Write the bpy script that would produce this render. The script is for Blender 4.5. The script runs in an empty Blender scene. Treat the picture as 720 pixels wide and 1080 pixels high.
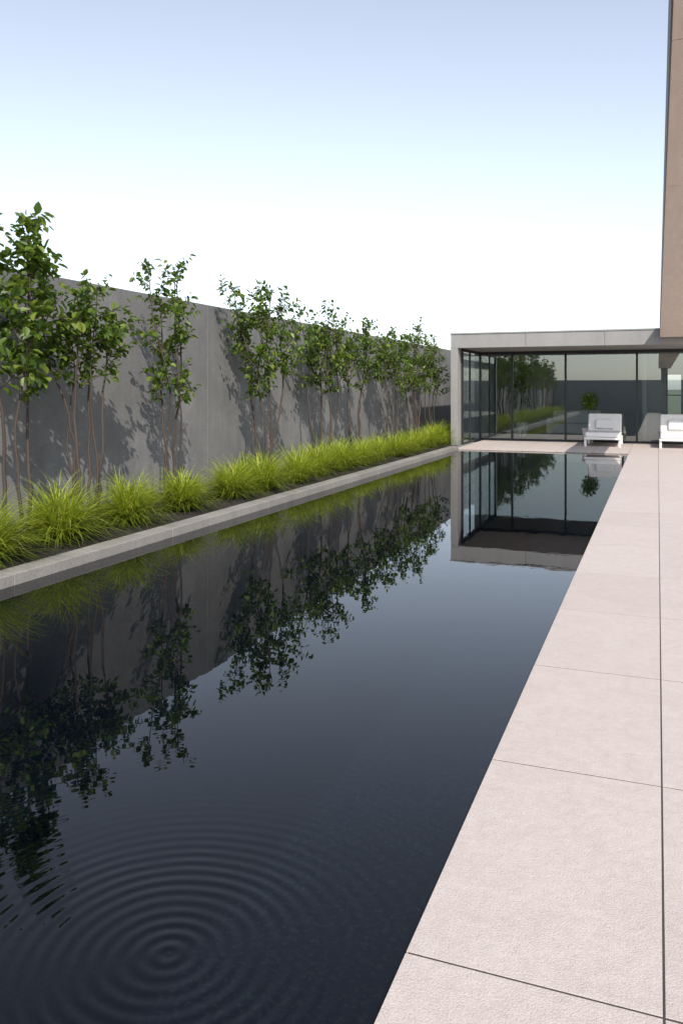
import bpy, math, random
from mathutils import Vector, Matrix
R=random.Random(7)
D=bpy.data
scene=bpy.context.scene
def link(o): scene.collection.objects.link(o); return o
def empty(name,loc=(0,0,0)):
    e=D.objects.new(name,None); e.location=loc; e.empty_display_size=.2; return link(e)
def mesh_obj(name,verts,faces,mats,parent=None,fm=None,smooth=False):
    me=D.meshes.new(name); me.from_pydata(verts,[],faces)
    for m in (mats if isinstance(mats,(list,tuple)) else [mats]): me.materials.append(m)
    if fm: me.polygons.foreach_set('material_index',fm)
    if smooth: me.polygons.foreach_set('use_smooth',[True]*len(faces))
    me.update(); o=D.objects.new(name,me); link(o)
    if parent: o.parent=parent
    return o
BF=[(0,3,2,1),(4,5,6,7),(0,1,5,4),(1,2,6,5),(2,3,7,6),(3,0,4,7)]
def box_data(V,F,x0,x1,y0,y1,z0,z1):
    b=len(V); V+= [(x0,y0,z0),(x1,y0,z0),(x1,y1,z0),(x0,y1,z0),(x0,y0,z1),(x1,y0,z1),(x1,y1,z1),(x0,y1,z1)]
    F+= [tuple(b+i for i in f) for f in BF]
def boxes(name,bl,mat,parent=None,bevel=0,seg=2):
    V=[];F=[]
    for b in bl: box_data(V,F,*b)
    o=mesh_obj(name,V,F,mat,parent)
    if bevel:
        m=o.modifiers.new('bev','BEVEL'); m.width=bevel; m.segments=seg; m.limit_method='ANGLE'
    return o
# ---------- materials
def mat(name):
    m=D.materials.new(name); m.use_nodes=True; nt=m.node_tree
    return m,nt,nt.nodes,nt.links,nt.nodes['Principled BSDF']
def N(ns,t,**k):
    n=ns.new(t)
    for a,b in k.items(): setattr(n,a,b)
    return n
def mathn(nt,op,a,b=None,c=None):
    n=nt.nodes.new('ShaderNodeMath'); n.operation=op
    for i,v in enumerate((a,b,c)):
        if v is None: continue
        if isinstance(v,(int,float)): n.inputs[i].default_value=v
        else: nt.links.new(v,n.inputs[i])
    return n.outputs[0]
def noise(nt,vec,scale,detail=4,rough=.55):
    n=nt.nodes.new('ShaderNodeTexNoise'); n.inputs['Scale'].default_value=scale
    n.inputs['Detail'].default_value=detail; n.inputs['Roughness'].default_value=rough
    if vec is not None: nt.links.new(vec,n.inputs['Vector'])
    return n.outputs['Fac']
def mapping(nt,vec,scale=(1,1,1)):
    n=nt.nodes.new('ShaderNodeMapping'); n.inputs['Scale'].default_value=scale
    nt.links.new(vec,n.inputs['Vector']); return n.outputs[0]
def ramp(nt,fac,stops):
    n=nt.nodes.new('ShaderNodeValToRGB'); e=n.color_ramp.elements
    while len(e)<len(stops): e.new(.5)
    for i,(p,c) in enumerate(stops): e[i].position=p; e[i].color=(*c,1)
    nt.links.new(fac,n.inputs['Fac']); return n.outputs['Color']
def mixc(nt,f,a,b,mode='MIX'):
    n=nt.nodes.new('ShaderNodeMix'); n.data_type='RGBA'; n.blend_type=mode
    if isinstance(f,(int,float)): n.inputs[0].default_value=f
    else: nt.links.new(f,n.inputs[0])
    for i,v in ((6,a),(7,b)):
        if isinstance(v,tuple): n.inputs[i].default_value=(*v,1)
        else: nt.links.new(v,n.inputs[i])
    return n.outputs[2]
def bump(nt,h,dist,strength=1):
    n=nt.nodes.new('ShaderNodeBump'); n.inputs['Distance'].default_value=dist; n.inputs['Strength'].default_value=strength
    nt.links.new(h,n.inputs['Height']); return n.outputs[0]
def objco(nt): return nt.nodes.new('ShaderNodeTexCoord').outputs['Object']
def simple(name,c,rough=.6,metal=0):
    m,nt,ns,ls,p=mat(name); p.inputs['Base Color'].default_value=(*c,1); p.inputs['Roughness'].default_value=rough; p.inputs['Metallic'].default_value=metal
    co=objco(nt); n=noise(nt,co,12)
    col=mixc(nt,n,tuple(x*.9 for x in c),tuple(min(1,x*1.1) for x in c)); ls.new(col,p.inputs['Base Color'])
    return m
def concrete(name,base,var=.25,streak=True):
    m,nt,ns,ls,p=mat(name); co=objco(nt)
    n1=noise(nt,co,.9,8,.68); n2=noise(nt,mapping(nt,co,(1,2.6,.22)),1.6,6,.65); n3=noise(nt,co,40,3,.6)
    d=tuple(x*(1-var) for x in base); l=tuple(min(1,x*(1+var)) for x in base)
    c=ramp(nt,n1,[(.35,d),(.65,l)])
    if streak:
        c=mixc(nt,mathn(nt,'MULTIPLY',ramp(nt,n2,[(.45,(0,0,0)),(.7,(1,1,1))]),.5),c,tuple(x*.55 for x in base))
    c=mixc(nt,.3,c,ramp(nt,n3,[(.3,tuple(x*.7 for x in base)),(.7,tuple(x*1.3 for x in base))]))
    ls.new(c,p.inputs['Base Color']); p.inputs['Roughness'].default_value=.85
    h=mathn(nt,'ADD',n3,mathn(nt,'MULTIPLY',n1,2.0))
    ls.new(bump(nt,h,.006),p.inputs['Normal'])
    return m
M_wall=concrete('wall_concrete',(.165,.162,.16),.28)
M_bld=concrete('building_concrete',(.27,.265,.258),.1)
M_curb=concrete('curb_stone',(.25,.235,.215),.2)
M_dark=simple('dark_metal',(.03,.03,.032),.4,.3)
M_base=simple('grout',(.05,.042,.036),.95)
M_basin=simple('black_pool_tile',(.01,.012,.015),.3)
M_white=simple('white_cushion',(.74,.73,.71),.8)
M_inner=simple('interior_plaster',(.42,.43,.42),.8)
M_ifloor=simple('interior_floor',(.25,.25,.24),.35)
M_bark=simple('bark',(.06,.045,.036),.85)
M_pot=simple('pot_glaze',(.5,.5,.5),.5)
def paving():
    m,nt,ns,ls,p=mat('limestone_paving'); co=objco(nt)
    g=ns.new('ShaderNodeNewGeometry'); isl=g.outputs['Random Per Island']
    wv=N(ns,'ShaderNodeTexNoise'); wv.inputs['Scale'].default_value=2.2; wv.inputs['Detail'].default_value=7; wv.inputs['Roughness'].default_value=.62; wv.inputs['Distortion'].default_value=2.5; ls.new(co,wv.inputs['Vector'])
    fine=noise(nt,co,160,3,.7); mid=noise(nt,co,22,5,.6)
    c=ramp(nt,isl,[(0,(.45,.385,.35)),(.5,(.53,.46,.42)),(1,(.59,.52,.48))])
    c=mixc(nt,.42,c,ramp(nt,wv.outputs['Fac'],[(.32,(.40,.335,.30)),(.65,(.60,.53,.49))]))
    c=mixc(nt,.35,c,ramp(nt,mid,[(.3,(.40,.34,.305)),(.7,(.61,.545,.51))]))
    c=mixc(nt,.35,c,ramp(nt,fine,[(.35,(.27,.215,.19)),(.6,(.61,.55,.515))]))
    ls.new(c,p.inputs['Base Color']); p.inputs['Roughness'].default_value=.75
    h=mathn(nt,'ADD',mathn(nt,'MULTIPLY',fine,.8),mid)
    ls.new(bump(nt,h,.0035),p.inputs['Normal'])
    return m
M_pave=paving()
def soffit():
    m,nt,ns,ls,p=mat('soffit_panel'); co=objco(nt)
    n=noise(nt,mapping(nt,co,(6,.8,1)),3,5)
    c=ramp(nt,n,[(.3,(.68,.57,.49)),(.7,(.76,.66,.57))]); ls.new(c,p.inputs['Base Color']); p.inputs['Roughness'].default_value=.6
    return m
M_soffit=soffit()
def soil():
    m,nt,ns,ls,p=mat('mulch'); co=objco(nt)
    n=noise(nt,co,25,5,.7); c=ramp(nt,n,[(.35,(.012,.009,.007)),(.7,(.05,.038,.03))]); ls.new(c,p.inputs['Base Color']); p.inputs['Roughness'].default_value=.95
    ls.new(bump(nt,n,.06),p.inputs['Normal']); return m
M_soil=soil()
def lawn():
    m,nt,ns,ls,p=mat('lawn'); co=objco(nt)
    n=noise(nt,co,.8,6); c=ramp(nt,n,[(.35,(.05,.07,.025)),(.7,(.09,.10,.04))]); ls.new(c,p.inputs['Base Color']); p.inputs['Roughness'].default_value=.95
    return m
M_lawn=lawn()
def leafmat(name,stops,transl=.35,tcol=(.25,.35,.04),zgrad=None,rough=.4):
    m,nt,ns,ls,p=mat(name)
    g=ns.new('ShaderNodeNewGeometry'); c=ramp(nt,g.outputs['Random Per Island'],stops)
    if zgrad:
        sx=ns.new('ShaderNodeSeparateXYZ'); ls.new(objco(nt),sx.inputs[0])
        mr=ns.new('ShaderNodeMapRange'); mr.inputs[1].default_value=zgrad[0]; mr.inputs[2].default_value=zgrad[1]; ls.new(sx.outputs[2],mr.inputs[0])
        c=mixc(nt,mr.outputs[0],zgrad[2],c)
    ls.new(c,p.inputs['Base Color']); p.inputs['Roughness'].default_value=rough
    p.inputs['Specular IOR Level'].default_value=.35
    t=ns.new('ShaderNodeBsdfTranslucent'); tc=mixc(nt,.6,c,tcol); ls.new(tc,t.inputs['Color'])
    mx=ns.new('ShaderNodeMixShader'); mx.inputs[0].default_value=transl
    ls.new(p.outputs[0],mx.inputs[1]); ls.new(t.outputs[0],mx.inputs[2]); ls.new(mx.outputs[0],ns['Material Output'].inputs['Surface'])
    return m
M_leaf=leafmat('tree_leaf',[(0,(.025,.052,.008)),(.5,(.068,.12,.015)),(.8,(.12,.18,.025)),(1,(.22,.27,.045))],.38,(.22,.33,.02))
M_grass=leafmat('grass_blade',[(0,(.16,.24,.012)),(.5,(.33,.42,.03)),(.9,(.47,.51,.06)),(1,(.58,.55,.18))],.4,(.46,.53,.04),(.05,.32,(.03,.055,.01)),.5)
def water():
    m,nt,ns,ls,p=mat('water'); co=objco(nt)
    p.inputs['Roughness'].default_value=.0; p.inputs['IOR'].default_value=1.33
    n=noise(nt,co,55,3,.7)
    c=ramp(nt,n,[(.48,(.001,.002,.005)),(.75,(.006,.011,.012))]); ls.new(c,p.inputs['Base Color'])
    sub=N(ns,'ShaderNodeVectorMath',operation='SUBTRACT'); ls.new(co,sub.inputs[0]); sub.inputs[1].default_value=(-1.32,2.04,-.04)
    wn=noise(nt,co,1.2,2)
    ln=N(ns,'ShaderNodeVectorMath',operation='LENGTH'); ls.new(sub.outputs[0],ln.inputs[0])
    r=mathn(nt,'ADD',ln.outputs['Value'],mathn(nt,'MULTIPLY',wn,.06))
    w=mathn(nt,'SINE',mathn(nt,'MULTIPLY',r,2*math.pi/.054))
    env=mathn(nt,'POWER',2.718,mathn(nt,'MULTIPLY',mathn(nt,'POWER',mathn(nt,'DIVIDE',r,.62),4),-1))
    env2=mathn(nt,'MULTIPLY',mathn(nt,'POWER',2.718,mathn(nt,'MULTIPLY',mathn(nt,'POWER',mathn(nt,'DIVIDE',r,1.2),2),-1)),.10)
    amp=mathn(nt,'ADD',.1,mathn(nt,'MULTIPLY',noise(nt,co,4.5,3),1.5))
    rip=mathn(nt,'MULTIPLY',mathn(nt,'MULTIPLY',mathn(nt,'MULTIPLY',w,amp),mathn(nt,'ADD',env,env2)),.00056)
    n1=mathn(nt,'MULTIPLY',noise(nt,co,1.3,2,.5),.0009)
    n2=mathn(nt,'MULTIPLY',noise(nt,co,7,2,.5),.0002)
    h=mathn(nt,'ADD',rip,mathn(nt,'ADD',n1,n2))
    ls.new(bump(nt,h,1.0),p.inputs['Normal'])
    return m
M_water=water()
def glass():
    m,nt,ns,ls,p=mat('tinted_glass'); ns.remove(p)
    t=ns.new('ShaderNodeBsdfTransparent'); t.inputs[0].default_value=(.80,.86,.85,1)
    g=ns.new('ShaderNodeBsdfGlossy'); g.inputs['Roughness'].default_value=0; g.inputs['Color'].default_value=(.85,.93,.93,1)
    f=ns.new('ShaderNodeFresnel'); f.inputs[0].default_value=1.5
    fac=mathn(nt,'MINIMUM',mathn(nt,'ADD',f.outputs[0],.20),1)
    mx=ns.new('ShaderNodeMixShader'); ls.new(fac,mx.inputs[0]); ls.new(t.outputs[0],mx.inputs[1]); ls.new(g.outputs[0],mx.inputs[2])
    ls.new(mx.outputs[0],ns['Material Output'].inputs['Surface']); return m
M_glass=glass()

# ---------- ground sheet with courtyard hole
hx0,hx1,hy0,hy1=-7.2,12,-9,33; B=1500
V=[(-B,-B,-.03),(B,-B,-.03),(B,B,-.03),(-B,B,-.03),(hx0,hy0,-.03),(hx1,hy0,-.03),(hx1,hy1,-.03),(hx0,hy1,-.03)]
mesh_obj('ground',V,[(0,1,5,4),(1,2,6,5),(2,3,7,6),(3,0,4,7)],M_lawn)
# ---------- terrace paving
PX=-.67
V=[];F=[]
g=.0042
def slab(x0,x1,y0,y1):
    box_data(V,F,x0+g*.8,x1-g*.8,y0+g,y1-g,-.035,R.uniform(-.0004,.0004))
ys=[2.24+1.3*k for k in range(-9,25)]
ys=[y for y in ys if -9<y<25.5]+[25.7]
xs=[PX,.015]+[.015+.9*k for k in range(1,14)]
for i in range(len(ys)-1):
    for j in range(len(xs)-1): slab(xs[j],xs[j+1],ys[i],ys[i+1])
dx=[PX-.88*k for k in range(0,6)]
for j in range(5):
    slab(dx[j+1],dx[j],21.75,22.05)
    slab(dx[j+1],dx[j],22.05,23.9); slab(dx[j+1],dx[j],23.9,25.7)
o=mesh_obj('paving',V,F,M_pave)
b=o.modifiers.new('b','BEVEL'); b.width=.0008; b.segments=1
boxes('paving_base',[(PX+.01,11.9,-9,25.7,-.5,-.0016),(-5.1,PX+.008,21.76,25.7,-.5,-.0019)],M_base)
# ---------- pool
boxes('pool_basin',[(-5.2,PX+.005,-9,21.75,-1.3,-1.2),(PX+.011,PX+.10,-9,21.7,-1.2,-.51),(-5.2,PX+.005,21.77,21.85,-1.2,-.51)],M_basin)
mesh_obj('water',[(-5.05,-9,-.04),(PX+.009,-9,-.04),(PX+.009,21.758,-.04),(-5.05,21.758,-.04)],[(0,1,2,3)],M_water)
# ---------- planter curb
bl=[]; y=-9
while y<21.7:
    y2=min(y+2.4,21.74); bl.append((-5.22,-5.0,y+.003,y2-.003,-1.0,.055)); y=y2
boxes('planter_curb',bl,M_curb,bevel=.008)
V=[];F=[];nx,ny=14,240
for j in range(ny+1):
    for i in range(nx+1):
        V.append((-6.88+i*(1.655/nx),-9+j*(34.5/ny),.03+R.uniform(-.02,.03)-(.02 if i==nx else 0)))
for j in range(ny):
    for i in range(nx):
        a=j*(nx+1)+i; F.append((a,a+1,a+nx+2,a+nx+1))
mesh_obj('planting_soil',V,F,M_soil,smooth=True)
# ---------- boundary wall and added rear wall
gw=empty('added_rear_wall')
bl=[];y=-9
while y<33:
    y2=min(y+5.2,33); bl.append((-7.15,-6.9,y+.004,y2-.004,-.5,2.98)); y=y2
boxes('wall_panels',bl,M_wall,gw,bevel=.006)
boxes('wall_core',[(-7.13,-6.925,-8.99,32.98,-.5,2.96)],M_wall,gw)
gw=empty('added_rear_wall')  # unseen wall behind camera, added pale so the glass reflects grey, not lawn
bl=[];x=-7.15
while x<12:
    x2=min(x+4.2,12.2); bl.append((x+.004,x2-.004,-9.3,-9.02,-.5,2.2)); x=x2
boxes('wall_panels',bl,M_inner,gw,bevel=.006)

# ---------- pavilion building
bd=empty('pavilion_building')
Y0=22.6; YG=25.6; X0=-5.42; X1=11.5; YB=31.5
bl=[]; x=X0
cuts=[X0,-3.35,-1.3,.9,3.1,5.3,7.5,9.7,X1]
for a,c in zip(cuts[:-1],cuts[1:]): bl.append((a+.004,c-.004,Y0,Y0+.25,2.74,3.12))
boxes('roof_fascia',bl,M_bld,bd,bevel=.006)
boxes('roof_cap',[(X0-.02,X1+.02,Y0-.02,YB,3.122,3.16)],M_bld,bd,bevel=.004)
boxes('roof_slab',[(X0+.01,X1-.01,Y0+.252,YB-.02,2.75,3.12)],M_bld,bd)
boxes('pier',[(X0,X0+.2,Y0+.002,Y0+.42,-.02,2.738),(X1-.3,X1,Y0+.002,YB-.02,-.02,2.738)],M_bld,bd,bevel=.005)
wx0,wx1,wz0,wz1=.28,.82,.6,2.15
boxes('interior_back_wall',[(X0+.02,wx0,YB-.2,YB-.03,-.02,2.74),(wx0,wx1,YB-.2,YB-.03,-.02,wz0),(wx0,wx1,YB-.2,YB-.03,wz1,2.74),(wx1,X1-.31,YB-.2,YB-.03,-.02,2.74),(-.45,-.33,YG+1.6,YB-.21,-.02,2.74)],M_inner,bd)
boxes('interior_left_wall',[(X0+.02,X0+.2,YG+.1,YB-.21,-.02,2.735)],M_inner,bd)
boxes('interior_floor',[(X0,X1,25.705,YB-.21,-.3,.003)],M_ifloor,bd)
boxes('interior_ceiling',[(X0+.21,X1-.31,YG+.08,YB-.21,2.70,2.745)],M_inner,bd)
boxes('sofa',[(-3.4,-1.8,28.6,29.5,.08,.42),(-3.4,-1.8,29.35,29.55,.42,.85),(-3.55,-3.38,28.6,29.55,.08,.62),(-1.82,-1.65,28.6,29.55,.08,.62)],M_white,bd,bevel=.04,seg=3)
mx=[-5.19,-4.20,-2.60,-.57,1.45,3.5,5.5,7.5,9.5,X1-.33]
fr=[(m_-.03,m_+.03,YG-.04,YG+.04,.06,2.66) for m_ in mx]
fr+=[(-5.22,X1-.3,YG-.05,YG+.05,.0,.058),(-5.22,X1-.3,YG-.05,YG+.05,2.662,2.738)]
fr+=[(-5.225,-5.165,Y0+.43,Y0+.5,.06,2.66),(-5.225,-5.165,Y0+.43,YG-.052,2.662,2.736),(-5.225,-5.165,Y0+.43,YG-.052,.002,.058),(-5.22,-5.17,24.05,24.1,.06,2.66)]
boxes('window_frames',fr,M_dark,bd)
V=[];F=[]
for a,c in zip(mx[:-1],mx[1:]):
    k=len(V); V+=[(a+.03,YG,.06),(c-.03,YG,.06),(c-.03,YG,2.66),(a+.03,YG,2.66)]; F.append((k,k+1,k+2,k+3))
k=len(V); V+=[(-5.195,Y0+.5,.06),(-5.195,YG-.04,.06),(-5.195,YG-.04,2.66),(-5.195,Y0+.5,2.66)]; F.append((k,k+1,k+2,k+3))
mesh_obj('glazing',V,F,M_glass,bd)
boxes('back_window_frame',[(wx0,wx0+.05,YB-.15,YB-.08,wz0,wz1),(wx1-.05,wx1,YB-.15,YB-.08,wz0,wz1),(wx0+.05,wx1-.05,YB-.15,YB-.08,wz0,wz0+.05),(wx0+.05,wx1-.05,YB-.15,YB-.08,wz1-.05,wz1),(wx0+.05,wx1-.05,YB-.14,YB-.09,1.35,1.39)],M_dark,bd)

# ---------- canopy
cp=empty('roof_canopy')
bl=[]; y=22.55
while y>-5:
    bl.append((.05,.747,y-2.4+.003,y-.003,2.92,2.95))
    y-=2.4
boxes('soffit_panels',bl,M_soffit,cp)
boxes('canopy_slab',[(.044,.756,y,22.58,2.952,3.3)],M_bld,cp)
boxes('edge_trim',[(.042,.049,y,22.58,2.915,2.95),(.75,.757,y,22.58,2.915,2.95)],M_dark,cp)
boxes('canopy_column',[(.2,.6,y+.1,y+.4,-.01,2.919)],M_bld,cp,bevel=.01)

# ---------- lounge chairs
def lounger(X,Y):
    e=empty('lounge_chair',(X,Y,0))
    w=.48
    boxes('frame',[(-w,w,-.75,.72,.2,.26),(-w,-w+.06,-.7,-.64,0,.2),(w-.06,w,-.7,-.64,0,.2),(-w,-w+.06,.6,.66,0,.2),(w-.06,w,.6,.66,0,.2)],M_white,e,.008)
    boxes('seat_cushion',[(-w+.02,w-.02,-.74,-.06,.262,.40),(-w+.02,w-.02,-.05,.4,.262,.40)],M_white,e,.04,4)
    o=boxes('back_cushion',[(-w+.02,w-.02,-.07,.07,0,.55)],M_white,e,.045,4)
    o.location=(0,.42,.36); o.rotation_euler=(math.radians(-22),0,0)
    o=boxes('pillow',[(-.25,.25,-.05,.05,0,.28)],M_white,e,.045,4)
    o.location=(0,.32,.46); o.rotation_euler=(math.radians(-24),0,0)
    return e
lounger(-1.42,24.3); lounger(.52,24.3)

# ---------- vegetation generator
def tube(V,F,pts,rad,ns=6):
    b=len(V)
    for i,p in enumerate(pts):
        d=(pts[min(i+1,len(pts)-1)]-pts[max(i-1,0)]).normalized()
        a=d.orthogonal().normalized(); c=d.cross(a)
        for k in range(ns):
            t=2*math.pi*k/ns; V.append(tuple(p+(a*math.cos(t)+c*math.sin(t))*rad[i]))
    for i in range(len(pts)-1):
        for k in range(ns):
            k2=(k+1)%ns; F.append((b+i*ns+k,b+i*ns+k2,b+(i+1)*ns+k2,b+(i+1)*ns+k))
def leaf(V,F,p,d,l,w,rnd):
    d=d.normalized(); up=Vector((rnd.gauss(0,.5),rnd.gauss(0,.5),1))
    s=d.cross(up)
    if s.length<1e-3: s=Vector((1,0,0))
    s.normalize(); n=s.cross(d)
    b=len(V); f=.16*w
    for (x,y,z) in ((0,0,0),(.36,.22,f),(.5,.48,f),(.28,.8,f*.3),(0,1,-.12*l),(-.28,.8,f*.3),(-.5,.48,f),(-.36,.22,f)):
        q=p+s*(x*w)+d*(y*l)+n*z; V.append(tuple(q))
    F.append((b,b+1,b+2,b+3,b+4)); F.append((b,b+4,b+5,b+6,b+7))
def curve(p,d,l,n,rnd,wob,lift):
    pts=[p.copy()]; d=d.normalized()
    for i in range(n):
        d=(d+Vector((rnd.gauss(0,wob),rnd.gauss(0,wob),rnd.gauss(0,wob)+lift))).normalized()
        p=p+d*(l/n); pts.append(p.copy())
    return pts
def tree(X,Y,h,cr,z0,nst,seed,nb=10,ls=.075,lpt=9,lean=(0,0),ntw=3,name='ornamental_tree'):
    rnd=random.Random(seed); e=empty(name,(X,Y,.04))
    TV=[];TF=[];LV=[];LF=[]
    for s in range(nst):
        az=2*math.pi*(s+rnd.uniform(-.35,.35))/nst
        hh=h*rnd.uniform(.74,.92) if s else h*.93
        base=Vector((math.cos(az)*rnd.uniform(.04,.14),math.sin(az)*rnd.uniform(.06,.22),-.05))
        topr=cr*rnd.uniform(.3,.7) if s else cr*.15
        top=Vector((math.cos(az)*topr+lean[0],math.sin(az)*topr+lean[1],hh))
        n=16; ph=rnd.uniform(0,6); ph2=rnd.uniform(0,6); a1=rnd.uniform(.03,.08)
        pts=[];rad=[]; r0=rnd.uniform(.014,.024)
        for i in range(n+1):
            t=i/n; q=base.lerp(top,t); q.x+=math.sin(t*7+ph)*a1*min(1,t*3)+rnd.gauss(0,.008); q.y+=math.sin(t*6+ph2)*a1*min(1,t*3)+rnd.gauss(0,.008)
            pts.append(q); rad.append(r0*(1-.8*t)+.002)
        tube(TV,TF,pts,rad,7)
        zz=z0*rnd.uniform(.82,1.15)
        for b in range(nb):
            t=(zz/hh)+(1-zz/hh)*((b+rnd.random())/nb); t=min(t,.99)
            if b==nb-1: t=.999
            fi=t*n; i=min(int(fi),n-1); q=pts[i].lerp(pts[i+1],fi-i)
            rel=(t-zz/hh)/(1-zz/hh)
            prof=math.sin(math.pi*min(1,.28+.66*rel))**.7
            baz=rnd.uniform(0,6.28); el=math.radians(rnd.uniform(8,50)+25*rel)
            d=Vector((math.cos(baz)*math.cos(el),math.sin(baz)*math.cos(el),math.sin(el)))
            L=cr*prof*rnd.uniform(.25,1.0)
            bp=curve(q,d,L,5,rnd,.13,.03)
            tube(TV,TF,bp,[.006*(1-k/6)+.0012 for k in range(6)],5)
            tw=[bp]
            for k in range(ntw):
                j=rnd.randint(1,4); dd=(bp[j+1]-bp[j]).normalized()+Vector((rnd.gauss(0,.55),rnd.gauss(0,.55),rnd.gauss(.1,.35)))
                tp=curve(bp[j],dd,rnd.uniform(.1,.26)*(.5+cr),4,rnd,.15,-.01); tube(TV,TF,tp,[.0025,.002,.0017,.0014,.001],4); tw.append(tp)
            for tp in tw:
                for k in range(lpt):
                    u=(k+.8)/lpt*(len(tp)-1)*.999; j=min(int(u),len(tp)-2)
                    q=tp[j].lerp(tp[j+1],u-j); dd=(tp[j+1]-tp[j]).normalized()
                    sd=dd.orthogonal().normalized(); sd.rotate(Matrix.Rotation(rnd.uniform(0,6.28),3,dd))
                    ld=dd*.5+sd+Vector((0,0,rnd.uniform(-.7,.2)))
                    l=ls*rnd.uniform(.6,1.25); leaf(LV,LF,q+ld.normalized()*.012,ld,l,l*rnd.uniform(.55,.72),rnd)
    mesh_obj('trunk',TV,TF,M_bark,e,smooth=True); mesh_obj('foliage',LV,LF,M_leaf,e)
    return e
TX=-6.1
tree(TX,6.62,3.5,.60,1.6,3,11,12,.115,7,(-.05,.05))
tree(TX,7.73,2.82,.68,1.6,6,12,8,.09,7)
tree(TX,9.55,3.4,.58,1.4,4,13,9,.085,7)
tree(TX,12.3,3.4,.78,1.65,5,14,11,.09,8)
tree(TX,15.0,3.2,.85,1.55,5,15,11,.09,7)
tree(TX,16.8,3.1,.8,1.55,4,16,11,.09,7)
tree(TX,19.1,2.95,.8,1.55,4,17,10,.09,8)
tree(TX,21.2,3.3,.9,1.5,5,18,10,.09,8)
tree(TX,23.2,3.0,.7,1.5,4,19,8,.085,8)
tree(TX,4.4,3.3,.6,1.5,4,20,8,.095,7)
tree(TX,2.2,3.3,.6,1.5,4,21,8,.09,7)
tree(TX,-.5,3.3,.65,1.5,4,22,8,.09,7)
# grass
V=[];F=[]
def clump(X,Y,rr,L,n,rnd):
    for _ in range(n):
        az=rnd.uniform(0,6.283); br=rr*math.sqrt(rnd.random()); a2=rnd.uniform(0,6.283)
        x=X+br*math.cos(a2); y=Y+br*math.sin(a2); z=.04
        l=L*rnd.uniform(.55,1.08); el=math.radians(rnd.uniform(20,88)); bend=rnd.uniform(.2,.42)
        w=rnd.uniform(.0042,.0078); ns=5; b=len(V); side=az+math.pi/2+rnd.gauss(0,.3); sx,sy=math.cos(side),math.sin(side)
        for i in range(ns+1):
            ww=w*(1-(i/ns)**2*.92)
            V.append((x-sx*ww,y-sy*ww,z)); V.append((x+sx*ww,y+sy*ww,z))
            c=math.cos(el)*l/ns; x+=math.cos(az)*c; y+=math.sin(az)*c; z+=math.sin(el)*l/ns; el-=bend*(.5+i*.22)
            if z<.075: z=.075
            az+=rnd.gauss(0,.05)
        for i in range(ns):
            k=b+2*i; F.append((k,k+1,k+3,k+2))
rg=random.Random(5)
yy=[-2,0,2,3.6,4.7,5.75,6.9,7.95,9.15,10.3,11.4]
while yy[-1]<22.3: yy.append(yy[-1]+rg.uniform(.9,1.15))
for y in yy:
    near=y>4 
    clump(-5.66+rg.uniform(-.06,.06),y+rg.uniform(-.08,.08),.12,.78*rg.uniform(.85,1.1),(1100 if y<11 else 700) if near else 300,rg)
    if y>10.5: clump(-6.3+rg.uniform(-.1,.1),y+rg.uniform(.3,.6),.10,.62*rg.uniform(.85,1.1),350,rg)
    elif y>3: clump(-6.55,y+.5,.08,.35,120,rg)
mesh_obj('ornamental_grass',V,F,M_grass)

# potted plants
def pot(e,s=1):
    PV=[];PF=[]; tube(PV,PF,[Vector((0,0,0)),Vector((0,0,.02)),Vector((0,0,.42*s)),Vector((0,0,.45*s)),Vector((0,0,.40*s))],[.11*s,.13*s,.18*s,.19*s,.15*s],20)
    mesh_obj('pot',PV,PF,M_pot,e)
e=empty('potted_plant',(-1.9,25.1,0))
TV=[];TF=[]; tube(TV,TF,[Vector((0,0,.4)),Vector((.01,0,.8)),Vector((0,.01,1.3))],[.015,.013,.01]); mesh_obj('stem',TV,TF,M_bark,e)
pot(e)
LV=[];LF=[]
for i in range(330):
    d=Vector((rg.gauss(0,1),rg.gauss(0,1),rg.gauss(0,1.2))).normalized(); p=Vector((0,0,1.22))+d*.19*rg.uniform(.2,1.25); leaf(LV,LF,p,d+Vector((rg.gauss(0,.6),rg.gauss(0,.6),rg.gauss(0,.6))),.08,.045,rg)
mesh_obj('foliage',LV,LF,M_leaf,e)
e=tree(-4.1,26.9,2.35,.6,1.1,3,31,8,.11,7,name='indoor_plant'); pot(e,1.1)

# ---------- light
EL=math.radians(40); AZ=math.radians(145)
w=D.worlds.new('World'); scene.world=w; w.use_nodes=True; nt=w.node_tree
sky=nt.nodes.new('ShaderNodeTexSky'); sky.sky_type='NISHITA'; sky.sun_disc=False; sky.sun_elevation=EL; sky.sun_rotation=AZ
sky.air_density=1.0; sky.dust_density=1.2; sky.ozone_density=3.0
hs=nt.nodes.new('ShaderNodeHueSaturation'); hs.inputs['Saturation'].default_value=.52; hs.inputs['Value'].default_value=1.58
bg=nt.nodes['Background']; bg.inputs['Strength'].default_value=.15
nt.links.new(sky.outputs[0],hs.inputs['Color']); nt.links.new(hs.outputs[0],bg.inputs['Color'])
sun=D.lights.new('sun','SUN'); sun.energy=4.7; sun.angle=math.radians(.5); sun.color=(1,.93,.85)
so=D.objects.new('sun',sun); link(so)
sd=Vector((math.sin(AZ)*math.cos(EL),math.cos(AZ)*math.cos(EL),math.sin(EL)))
so.rotation_euler=sd.to_track_quat('Z','Y').to_euler(); so.location=(0,0,20)
# ---------- camera
cam=D.cameras.new('camera'); co=D.objects.new('camera',cam); link(co)
cam.sensor_fit='VERTICAL'; cam.sensor_height=36; cam.lens=865/1080*36; cam.shift_y=-130/1080
cam.clip_end=4000; cam.clip_start=.05
co.location=(0,0,1.6); co.rotation_euler=(math.radians(90),0,math.radians(21.06))
scene.camera=co
scene.view_settings.view_transform='Standard'; scene.view_settings.look='None'; scene.view_settings.exposure=0
